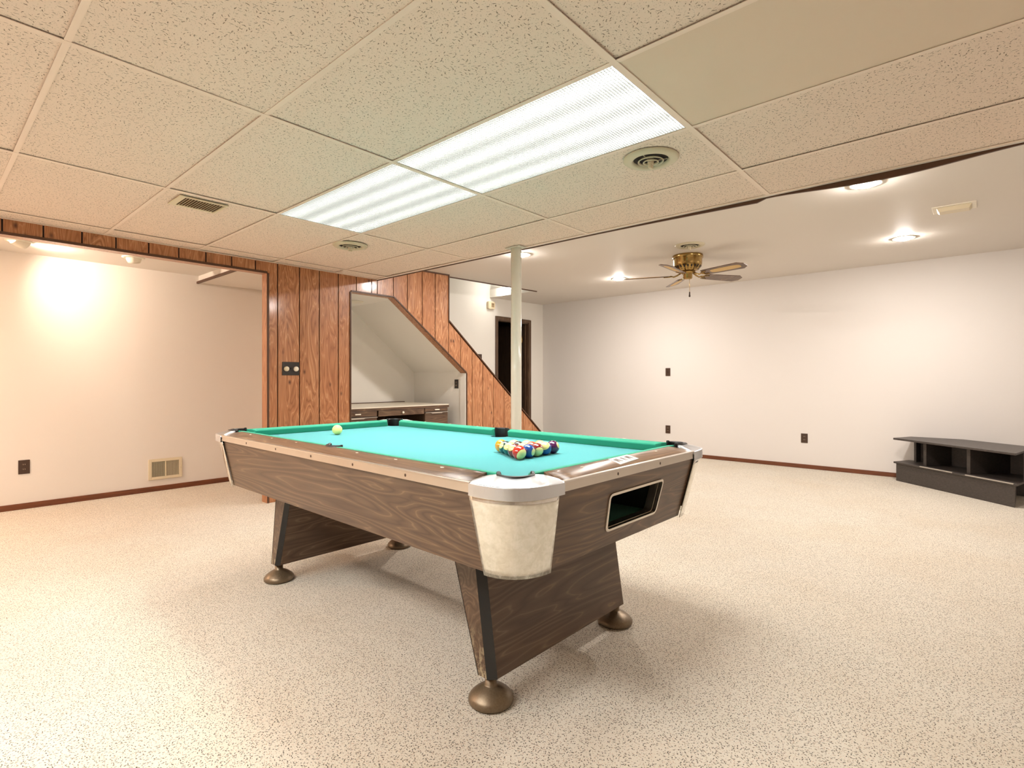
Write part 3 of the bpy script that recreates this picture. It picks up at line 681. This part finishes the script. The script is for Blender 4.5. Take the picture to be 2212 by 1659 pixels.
# ------------------------------------------------------------------ pool table
TX, TY, TR = -2.0723, 1.7266, -.016
T = thing('pool_table', 'walnut-sided pool table with turquoise cloth and chrome corners', 'pool table', (TX, TY, 0), TR)
L, W, ZT, ZB, INS = 1.164, .640, .800, .5265, .064
ZK = .777                                            # cloth level
def side(i):
    """frame transforms: 0 near long(-y) 1 end(+x) 2 far long(+y) 3 far end(-x): (s along, d outward, z)->xyz"""
    if i == 0: return lambda s, d, z: (s, -d, z)
    if i == 2: return lambda s, d, z: (-s, d, z)
    if i == 1: return lambda s, d, z: (d, s, z)
    return lambda s, d, z: (-d, -s, z)
D = [W, L, W, L]; Ln = [L, W, L, W]; CC = .195      # CC = how far a corner casting reaches
pc_c = (1.042, .520); PR_ = .0505; pm_c = (0, .497); PMR = .0505
for i in range(4):
    f = side(i); d = D[i]; h = Ln[i]
    # rail top
    prof = [(d-.096, .785), (d-.008, .785), (d-.008, .8005), (d-.014, .8025), (d-.024, .8065), (d-.038, .8098), (d-.055, .8128), (d-.075, .8152), (d-.096, .8168)]
    b = MB(); s_end = h - .158
    def ends(t_):   # rail ends follow the casting's inner curve
        return h - .19 - .03*sin(t_*pi)
    st = []
    for sgn in (-1, 1): st.append([f(sgn*ends((d-p[0])/.2), p[0], p[1]) for p in prof])
    nP = len(prof); seg = 12; vs = []
    ring = []
    for k in range(seg+1):
        ring += [tuple(a + (c-a)*k/seg for a, c in zip(st[0][j], st[1][j])) for j in range(nP)]
    fs = [(k*nP+j, k*nP+(j+1) % nP, (k+1)*nP+(j+1) % nP, (k+1)*nP+j) for k in range(seg) for j in range(nP)]
    b.add(ring, fs, 0, False); b.add(ring[:nP], [tuple(range(nP))]); b.add(ring[-nP:], [tuple(range(nP))])
    rail = b.build('rail', W_rx if i % 2 == 0 else W_ry, T)
    rail['label'] = 'walnut rail top'
    for pl in rail.data.polygons: pl.use_smooth = abs(pl.normal.z) > .5
    # sights
    ks = (-.765, -.51, -.255, .255, .51, .765) if i % 2 == 0 else (-.255, .255)
    for s in ks:
        b = MB(); z0 = .8146; b.prism([(s-.010, d-.070), (s, d-.0745), (s+.010, d-.070), (s, d-.0655)], z0-.003, z0+.0010, f=lambda a, c, e: f(a, c, e)); b.build('sight', M_white, rail)
    # cushions
    nose = d - .142; back = d - .096
    spans = [(-(h-.20), -.062), (.062, h-.20)] if i % 2 == 0 else [(-(h-.20), h-.20)]
    for a0, a1 in spans:
        mm0 = .034 if abs(a0) > .1 else .014; mm1 = .034 if abs(a1) > .1 else .014
        pr = [(back, .8180, 0), (back-.020, .8170, .5), (nose+.004, .8115, .93), (nose, .8075, 1), (nose+.001, .804, .95), (nose+.011, ZK, .5), (back, ZK, 0)]
        b = MB(); vs = []
        for k, (a, sg) in enumerate(((a0, 1), (a1, -1))):
            m_ = (mm0, mm1)[k]
            for (dd, zz, q) in pr: vs.append(f(a - sg*m_*(1-q)*1.0, dd, zz))
        n = len(pr); b.add(vs, [(j, (j+1) % n, n+(j+1) % n, n+j) for j in range(n)] + [tuple(range(n)), tuple(range(n, 2*n))])
        b.build('cushion', M_cush, rail, .0025)
    # aluminium strip
    b = MB(); e = h - CC + .002
    pts = [(d-.0075, .7985), (d-.0135, .8035), (d+.0005, .8042), (d+.003, .8030), (d+.0035, .799), (d+.0005, .7975), (d+.0005, .7725), (d-.006, .7725)]
    vs = [f(-e, *p) for p in pts] + [f(e, *p) for p in pts]; n = len(pts)
    b.add(vs, [(j, (j+1) % n, n+(j+1) % n, n+j) for j in range(n)] + [tuple(range(n)), tuple(range(n, 2*n))])
    stp = b.build('trim_strip', M_alu, T)
    for s in ((-.96,-.636, -.308, .021, .34, .663) if i % 2 == 0 else (-.147, .152)):
        if abs(s) > e: continue
        b = MB(); b.prism([(s+.0045*cos(k*pi/4), .7865+.0055*sin(k*pi/4)) for k in range(8)], d+.0003, d+.0012, f=lambda a, c, q: f(a, q, c)); b.build('screw', M_brownpl, stp)
    # apron: tapering slab; end 1 has the ball return opening
    d0, d1 = d - .010, d - INS; h0, h1 = h - .010 - (.165 if i % 2 else .185), h - INS - (.135 if i % 2 else .12)
    def AP(s, u, off=0):   # s along, u 0 top..1 bottom
        z = .7725 + (ZB-.7725)*u; dd = d0 + (d1-d0)*u; return f(s, dd - off, z)
    def ahexa(b, s00, s01, s10, s11, u0, u1, th_=.02):
        b.hexa([AP(s00,u0),AP(s01,u0),AP(s01,u0,th_),AP(s00,u0,th_),AP(s10,u1),AP(s11,u1),AP(s11,u1,th_),AP(s10,u1,th_)])
    b = MB()
    if i != 1: ahexa(b, -h0, h0, -h1, h1, 0, 1)
    else:
        ua, ub = (.7725-.712)/(.7725-ZB), (.7725-.586)/(.7725-ZB)
        e_ = lambda u: h0 + (h1-h0)*u
        ahexa(b, -e_(0), e_(0), -e_(ua), e_(ua), 0, ua); ahexa(b, -e_(ub), e_(ub), -e_(1), e_(1), ub, 1)
        yl0, yl1, yr0, yr1 = -.160, -.143, .218, .205
        ahexa(b, -e_(ua), yl0, -e_(ub), yl1, ua, ub); ahexa(b, yr0, e_(ua), yr1, e_(ub), ua, ub)
    b.build('apron', W_x if i % 2 == 0 else W_y, T)
    if i == 1:
        # rounded aluminium frame and the tray behind it
        cn = [(yl0, .712), (yr0, .712), (yr1, .586), (yl1, .586)]
        def rr(off, r=.018):
            out = []; q = [(yl0-off, .712+off), (yr0+off, .712+off), (yr1+off, .586-off), (yl1-off, .586-off)]
            n = 4; R_ = r + max(off, -.01)
            for j in range(n):
                p = Vector(q[j]); a = (Vector(q[j-1])-p).normalized(); c = (Vector(q[(j+1) % n])-p).normalized()
                for k in range(7):
                    tt = k/6; p0 = p + a*R_; p2 = p + c*R_; out.append(tuple(p0*(1-tt)**2 + p*2*tt*(1-tt) + p2*tt*tt))
            return out
        def FZ(y, z, off):
            u = (.7725-z)/(.7725-ZB); return (d0+(d1-d0)*u + off, y, z)
        o_, i_, ii = rr(.006), rr(-.003), rr(-.004); n = len(o_); vs = []
        rows = [(o_, .0005), (o_, .004), (i_, .005), (i_, -.012), (ii, -.012), (ii, -.045)]
        for pts, off in rows: vs += [FZ(y, z, off) for y, z in pts]
        b = MB(); b.add(vs, [(r*n+k, r*n+(k+1) % n, (r+1)*n+(k+1) % n, (r+1)*n+k) for r in range(len(rows)-1) for k in range(n)], 0, False); b.build('return_frame', M_alu, T)
        b = MB(); x0 = d0-.45; xf = 1.105
        b.box(x0, xf, -.18, .24, .572, .582); tr = b.build('ball_tray', M_felt, T)
        b = MB(); b.box(x0-.01, x0, -.18, .24, .582, .74); b.box(x0, xf, -.19, -.18, .572, .74); b.box(x0, xf, .24, .25, .572, .74); b.box(x0, xf+.01, -.19, .25, .74, .75); b.build('tray_wall', simple('tray_wall_black', (24, 34, 32), .7), tr)

# corner castings, skirts and pockets
def bez(p0, p1, p2, p3, n):
    out = []
    for k in range(n+1):
        t_ = k/n; out.append(tuple(p0[j]*(1-t_)**3 + 3*p1[j]*t_*(1-t_)**2 + 3*p2[j]*t_*t_*(1-t_) + p3[j]*t_**3 for j in (0, 1)))
    return out
def corner(sx, sy):
    g = lambda p, z: (sx*p[0], sy*p[1], z)
    e = .004
    A, B = (L-CC, W+e), (L+e, W-CC); hd = .035
    outer = bez(A, (L-hd, W+e), (L+e, W-hd), B, 20)
    # inner boundary: from B to horn 2, round the pocket to horn 1, back to A
    c = pc_c; r = PR_+.004; a1, a2 = radians(-52), radians(142)
    arc = [(c[0]+r*cos(a1+(a2-a1)*k/20), c[1]+r*sin(a1+(a2-a1)*k/20)) for k in range(21)]
    h2, h1 = arc[0], arc[-1]
    c1 = bez(B, (L-.03, W-CC-.012), (h2[0]+.04, h2[1]-.012), h2, 8)[1:-1]; c2 = bez(h1, (h1[0]-.012, h1[1]+.04), (L-CC-.012, W-.03), A, 8)[1:-1]
    inner = c1 + arc + c2       # from B ... to A
    n = len(outer); m = len(inner)
    # match inner (reversed A->B) to outer samples by index fraction
    inn = [A] + inner[::-1] + [B]
    def samp(P, t_):
        d = [0]
        for a, b_ in zip(P, P[1:]): d.append(d[-1] + math.dist(a, b_))
        x = t_*d[-1]
        for k in range(len(P)-1):
            if d[k+1] >= x-1e-9: q = (x-d[k])/max(1e-9, d[k+1]-d[k]); return (P[k][0]+(P[k+1][0]-P[k][0])*q, P[k][1]+(P[k+1][1]-P[k][1])*q)
        return P[-1]
    K = 48; O = [samp(outer, k/K) for k in range(K+1)]; I = [samp(inn, k/K) for k in range(K+1)]
    rows = []; 
    prof = [(0, .7655), (0, .8), (.015, .8015), (.10, .8035), (.3, .8075), (.6, .8130), (.93, .8190), (1, .8185), (1, .80)]
    for q, z in prof:
        row = []
        for k in range(K+1):
            w_ = min(1, math.dist(O[k], I[k])/.075); zz = z if q < .01 else .8 + (z-.8)*w_
            if q == 1 and z < .81: zz = .79
            row.append(g((O[k][0]+(I[k][0]-O[k][0])*q, O[k][1]+(I[k][1]-O[k][1])*q), zz))
        rows += row
    b = MB(); R_ = K+1
    b.add(rows, [(j*R_+k, j*R_+k+1, (j+1)*R_+k+1, (j+1)*R_+k) for j in range(1, len(prof)-1) for k in range(K)], 0, True)
    b.add(rows[:2*R_], [(k, k+1, R_+k+1, R_+k) for k in range(K)], 0, False)
    b.add([g(p, .7655) for p in O] + [g((O[k][0]*.985, O[k][1]*.98), .7655) for k in range(K+1)], [(k, k+1, R_+k+1, R_+k) for k in range(K)])
    cap = b.build('corner_cap', M_cap, T); cap['label'] = 'polished cast metal corner cap'
    # skirt
    rows = []; J = 10; Kk = 28
    for j in range(J+1):
        u = j/J; z = .768 + (ZB-.006-.768)*u; ins = .010-.004 + (INS-.010)*u - .0015; cc1 = .196 + (.133-.196)*u; cc2 = .172 + (.146-.172)*u
        l_, w_ = L-ins, W-ins; hd2 = .055
        rows += [g(p, z) for p in bez((l_-cc1, w_), (l_-hd2, w_), (l_, w_-hd2), (l_, w_-cc2), Kk)]
    b = MB(); b.add(rows, [(j*(Kk+1)+k, j*(Kk+1)+k+1, (j+1)*(Kk+1)+k+1, (j+1)*(Kk+1)+k) for j in range(J) for k in range(Kk)], 0, True)
    sk = b.build('corner_skirt', M_skirt, T); sk['label'] = 'scuffed chrome corner guard'
    so_ = sk.modifiers.new('solid', 'SOLIDIFY'); so_.thickness = .0025; so_.offset = 1 if sx*sy > 0 else 1
    # pocket: cup and rubber liner
    b = MB(); b.lathe([(PR_,.66),(PR_,ZK-.001)], 40, c=(sx*c[0], sy*c[1], 0), cap=False); b.lathe([(PR_,.66),(0,.655)], 40, c=(sx*c[0], sy*c[1], 0), cap=False)
    pk = b.build('pocket', M_black, T)
    b = MB(); pts = []; a1, a2 = radians(-60), radians(150); nn = 26
    vs = []
    for k in range(nn+1):
        a = a1+(a2-a1)*k/nn; up = .004*(1 if k in (0, 1, nn-1, nn) else 0)
        for rr_, zz in ((PR_-.006, .72), (PR_-.006, .819+up), (PR_-.002, .823+up), (PR_+.006, .822+up), (PR_+.008, .817), (PR_+.002, .72)):
            vs.append(g((c[0]+rr_*cos(a), c[1]+rr_*sin(a)), zz))
    b.add(vs, [(k*6+j, k*6+(j+1) % 6, (k+1)*6+(j+1) % 6, (k+1)*6+j) for k in range(nn) for j in range(6)] + [tuple(range(6)), tuple(range(nn*6, nn*6+6))], 0, False)
    b.build('liner', M_black, pk, .0015)
for sx, sy in ((1,-1), (1,1), (-1,1), (-1,-1)): corner(sx, sy)
for sy in (-1, 1):
    b = MB(); b.lathe([(0,.70),(.03,.70),(PMR-.002,.75),(PMR,ZK-.001)], 40, c=(0, sy*pm_c[1], 0), cap=False); pk = b.build('pocket', M_black, T)
    b = MB(); nn = 20; vs = []; a1, a2 = radians(18), radians(162)
    for k in range(nn+1):
        a = a1+(a2-a1)*k/nn; up = .002 if k in (0, 1, nn-1, nn) else 0; e_ = 1
        for rr_, zz in ((PMR-.005, .72), (PMR-.005, .819+up), (PMR, .8225+up), (PMR+.007, .822+up), (PMR+.009, .816), (PMR+.002, .72)):
            vs.append((rr_*cos(a), sy*(pm_c[1] + rr_*sin(a)*e_), zz))
    b.add(vs, [(k*6+j, k*6+(j+1) % 6, (k+1)*6+(j+1) % 6, (k+1)*6+j) for k in range(nn) for j in range(6)] + [tuple(range(6)), tuple(range(nn*6, nn*6+6))])
    b.build('liner', M_black, pk, .0015)
# bed cloth with pocket bites
hx, hy = L-.10, W-.098
def biteC():
    c = pc_c; xa = c[0]-sqrt(PR_**2-(hy-c[1])**2); yb = c[1]-sqrt(PR_**2-(hx-c[0])**2)
    a0 = atan2(hy-c[1], xa-c[0]); a1 = atan2(yb-c[1], hx-c[0])
    if a1 < 0: a1 += 2*pi
    if a0 < 0: a0 += 2*pi
    return [(c[0]+PR_*cos(a0+(a1-a0)*k/14), c[1]+PR_*sin(a0+(a1-a0)*k/14)) for k in range(15)]   # from top edge to right edge
cb = biteC()
ym = pm_c[1]; xm = sqrt(PMR**2-(hy-ym)**2); am0 = atan2(hy-ym, xm) + 2*pi; am1 = pi - (am0 - 2*pi)
mb = [(PMR*cos(am0+(am1-am0)*k/14), ym+PMR*sin(am0+(am1-am0)*k/14)) for k in range(15)]   # right -> left along top edge
poly = []
poly += [(x, -y) for x, y in mb[::-1]]                 # bottom edge, left -> right
poly += [(x, -y) for x, y in cb]                       # bottom right: from bottom edge to right edge
poly += cb[::-1]                                       # top right
poly += mb                                             # top middle
poly += [(-x, y) for x, y in cb]                       # top left
poly += [(-x, -y) for x, y in cb[::-1]]                # bottom left
b = MB(); b.prism(poly, ZK-.025, ZK); bed = b.build('bed_cloth', M_cloth, T); bed['label'] = 'turquoise cloth playing surface'
for pl in bed.data.polygons: pl.use_smooth = False
bmx = bmesh.new(); bmx.from_mesh(bed.data); bmesh.ops.triangulate(bmx, faces=[f_ for f_ in bmx.faces if len(f_.verts) > 4]); bmx.to_mesh(bed.data); bmx.free()
b = MB(); b.box(-(L-.13), L-.13, -(W-.09), W-.09, .545, .56); b.build('underside', W_x, T)
b = MB(); b.box(-.95, .62, -(W-.1), W-.1, .60, .735); b.build('slate_core', M_dark, T)
# name plate on the end rail
b = MB(); z = .8158
q = [(L-.086, -.070, z+.001), (L-.024, -.090, z-.0082), (L-.036, .058, z-.0052), (L-.094, .074, z+.0015)]
b.hexa([(a, c, e-.0015) for a, c, e in q] + [(a, c, e+.0012) for a, c, e in q]); npl = b.build('nameplate', simple('plate_silver', (214, 212, 208), .35, .35), T)
for (a0, a1) in ((.08, .30), (.42, .55), (.66, .86)):
    lerp = lambda u, v: tuple(((q[0][k]*(1-u)+q[3][k]*u)*(1-v) + (q[1][k]*(1-u)+q[2][k]*u)*v) + (.0016 if k == 2 else 0) for k in range(3))
    p_ = [lerp(a0, .25), lerp(a0+.05, .8), lerp((a0+a1)/2, .45), lerp(a1, .75), lerp(a1-.03, .2)]
    b = MB(); b.add(p_ + [(x, y, zz+.0004) for x, y, zz in p_], [(4,3,2,1,0),(5,6,7,8,9)] + [(k, (k+1) % 5, 5+(k+1) % 5, 5+k) for k in range(5)]); b.build('emblem', M_brownpl, npl)

# legs: slanted pedestal at each end
for sx in (1, -1):
    yo = .432
    g = lambda x, y, z: (sx*x, y, z)
    zb_, zt_ = .094, .55
    xo = lambda z: .858 + (z-zb_)*(.792-.858)/(.53-zb_); xi = lambda z: .772 + (z-zb_)*(.628-.772)/(.53-zb_); ch = .026
    def ring(z, grow=0): 
        a, c = xo(z), xi(z); return [(c+ch*.8, -yo), (a-ch, -yo), (a, -yo+ch), (a, yo-ch), (a-ch, yo), (c+ch*.8, yo), (c, yo-ch*.8), (c, -yo+ch*.8)]
    r0, r1 = ring(zb_), ring(zt_); n = 8
    b = MB(); b.add([g(*p, zb_) for p in r0] + [g(*p, zt_) for p in r1], [(k, (k+1) % n, n+(k+1) % n, n+k) for k in range(n)] + [tuple(range(n)), tuple(range(n, 2*n))])
    leg = b.build('leg', W_leg, T); leg['label'] = 'slanted walnut pedestal leg'
    for k in (1, 4, 5, 7):      # chamfer strips
        k2 = (k+1) % 8
        def st(z, e):
            R0 = ring(z); c = Vector(((xo(z)+xi(z))/2, 0)); p, q_ = Vector(R0[k]), Vector(R0[k2]); nn = Vector((q_.y-p.y, p.x-q_.x)).normalized()
            mid_ = (p+q_)/2
            if nn.dot(mid_ - Vector((c.x, mid_.y*.9))) < 0: nn = -nn
            return [p+nn*e, q_+nn*e]
        a_, c_ = st(zb_, .0), st(zt_-.02, .0); a2, c2 = st(zb_, .0022), st(zt_-.02, .0022)
        b = MB(); b.hexa([g(*a_[0], zb_-.001), g(*a_[1], zb_-.001), g(*a2[1], zb_-.001), g(*a2[0], zb_-.001), g(*c_[0], zt_-.02), g(*c_[1], zt_-.02), g(*c2[1], zt_-.02), g(*c2[0], zt_-.02)]); b.build('edge_strip', M_blackgl, leg)
    for sy in (-1, 1):
        b = MB(); b.lathe([(0,.001),(.070,.001),(.0765,.006),(.078,.012),(.0768,.020),(.069,.030),(.054,.043),(.038,.053),(.025,.059),(.020,.062),(.020,.094),(0,.094)], 56, c=(sx*.818, sy*.398, 0)); b.build('foot', M_foot, leg)

# ------------------------------------------------------------------ balls
BR = .0286
CREAM = s2l((226, 220, 146))
def ballmat(name, col, stripe):
    a = NT(name); p = a.obj(); sp = a.n('ShaderNodeSeparateXYZ'); a.l(p, sp.inputs[0]); c = s2l(col)
    if stripe:
        k = a.math('LESS_THAN', a.math('ABSOLUTE', sp.outputs[2]), BR*.56); base = a.mix(k, CREAM, c)
    else:
        k = a.math('GREATER_THAN', a.math('ABSOLUTE', sp.outputs[2]), BR*.86); base = a.mix(k, c, CREAM)
    a.set(Base_Color=base, Roughness=.12, Specular_IOR_Level=.6, Coat_Weight=.6, Coat_Roughness=.03); return a.m
def mk_ball(label, x, y, mat, aim=None, number=None):
    b = MB(); n = 32; prof = [(BR*sin(pi*k/n), -BR*cos(pi*k/n)) for k in range(n+1)]; prof[0] = (1e-6, -BR); prof[-1] = (1e-6, BR)
    b.lathe(prof, 48, cap=False); o = b.build('pool_ball', mat); o.location = (x, y, ZK+BR+.0002); tag(o, label, 'pool ball', 'racked pool balls' if 'cue ball' not in label else None)
    if aim: o.rotation_euler = Vector(aim).normalized().to_track_quat('Z', 'Y').to_euler()
    if number:
        cu = bpy.data.curves.new('num', 'FONT'); cu.body = number; cu.size = .0125; cu.align_x = 'CENTER'; cu.align_y = 'CENTER'; cu.extrude = 0
        tmp = bpy.data.objects.new('num', cu); COL.objects.link(tmp); bpy.context.view_layer.update()
        me = bpy.data.meshes.new_from_object(tmp.evaluated_get(bpy.context.evaluated_depsgraph_get())); bpy.data.objects.remove(tmp)
        bm = bmesh.new(); bm.from_mesh(me); bmesh.ops.subdivide_edges(bm, edges=bm.edges, cuts=1)
        for v in bm.verts:
            q = Vector((v.co.x, v.co.y+.0085*0, BR)).normalized()*(BR+.0003); v.co = q
        bm.to_mesh(me); bm.free(); me.materials.clear(); me.materials.append(M_black)
        k = bpy.data.objects.new('number', me); COL.objects.link(k); k.parent = o
        k.rotation_euler = (radians(22), radians(14), radians(8))
    return o
cen = Vector((-1.469, 1.740)); ang = radians(-59); Rr = .1320; dd = 2*BR*1.001
V0 = cen + Vector((cos(ang), sin(ang)))*Rr; Vl = cen + Vector((cos(ang-2*pi/3), sin(ang-2*pi/3)))*Rr; Vr = cen + Vector((cos(ang+2*pi/3), sin(ang+2*pi/3)))*Rr
ul = (Vl-V0).normalized(); ur = (Vr-V0).normalized()
cam_dir = Vector((1.45, -1.7, .35)); rt = Vector((.75, .66, 0)); 
def aim(r, u, f_=1): return tuple(Vector((.66, -.75, 0))*f_ + rt*r + Vector((0,0,1))*u)
rows = [
 [('red-and-cream ball at the front tip of the rack', (206, 44, 30), 1, aim(.75, -.55), '11')],
 [('dark maroon ball just left of the red front ball', (112, 34, 34), 0, aim(-.9, .9), None), ('solid blue ball just right of the red front ball', (16, 70, 142), 0, aim(1.6, -.2), None)],
 [('dark green ball with cream top, third from front on the left edge', (10, 78, 74), 1, aim(-.4, 1.4), None), ('cream-topped brown ball hidden inside the rack behind the front three', (120, 50, 38), 1, aim(0, 1.5), None), ('maroon-and-cream ball numbered 15 on the right edge of the rack', (128, 30, 32), 1, aim(.5, -.6), '15')],
 [('plain dark teal ball beside the orange corner ball', (8, 62, 66), 0, aim(-1.4, .8), None), ('black ball in the middle of the rack', (20, 18, 22), 0, aim(.2, -1), None), ('orange-red ball inside the rack, right of the black ball', (216, 84, 48), 0, aim(.1, -1.1), None), ('blue-banded cream ball next to the purple corner ball', (14, 66, 140), 1, aim(-.35, 1.2), None)],
 [('solid orange ball at the left corner of the rack', (226, 150, 34), 0, aim(.2, -1.2), None), ('orange-banded ball second from left in the back row', (232, 172, 66), 1, aim(.4, 1.1, .6), None), ('peach-and-cream ball in the centre of the back row', (232, 140, 84), 1, aim(-.2, 1.3, .4), None), ('pale yellow ball next to last at right in the back row', (230, 206, 92), 0, aim(.3, 1.1), None), ('dark purple ball at the right corner of the rack', (84, 26, 76), 0, aim(1.25, .55, .45), None)],
]
for i, row in enumerate(rows):
    for j, (lab, col, stp_, am, num) in enumerate(row):
        p = V0 + ul*dd*(i-j) + ur*dd*j
        mk_ball(lab, p.x, p.y, ballmat('ball_%d_%d' % (i, j), col, stp_), am, num)
cueb = NT('cue_ball_resin'); cueb.set(Base_Color=s2l((228, 230, 140)), Roughness=.3, Specular_IOR_Level=.5)
mk_ball('yellowish-white cue ball alone near the far end of the table', -2.834, 1.657, cueb.m)

# ------------------------------------------------------------------ world, camera
w = bpy.data.worlds.new('world'); S.world = w; w.use_nodes = True; w.node_tree.nodes['Background'].inputs[0].default_value = (.9, .8, .7, 1); w.node_tree.nodes['Background'].inputs[1].default_value = .05
cam = bpy.data.cameras.new('camera'); co = bpy.data.objects.new('camera', cam); COL.objects.link(co); S.camera = co
co.location = (0, 0, 1.10); co.rotation_euler = (pi/2, 0, YAW); cam.sensor_width = 36; cam.lens = 1150.24/2212*36; cam.shift_y = -9.6/2212; cam.clip_start = .05
S.view_settings.view_transform = 'Standard'; S.view_settings.look = 'None'; S.view_settings.gamma = 1; S.view_settings.use_curve_mapping = False
S.view_settings.exposure = 1.76
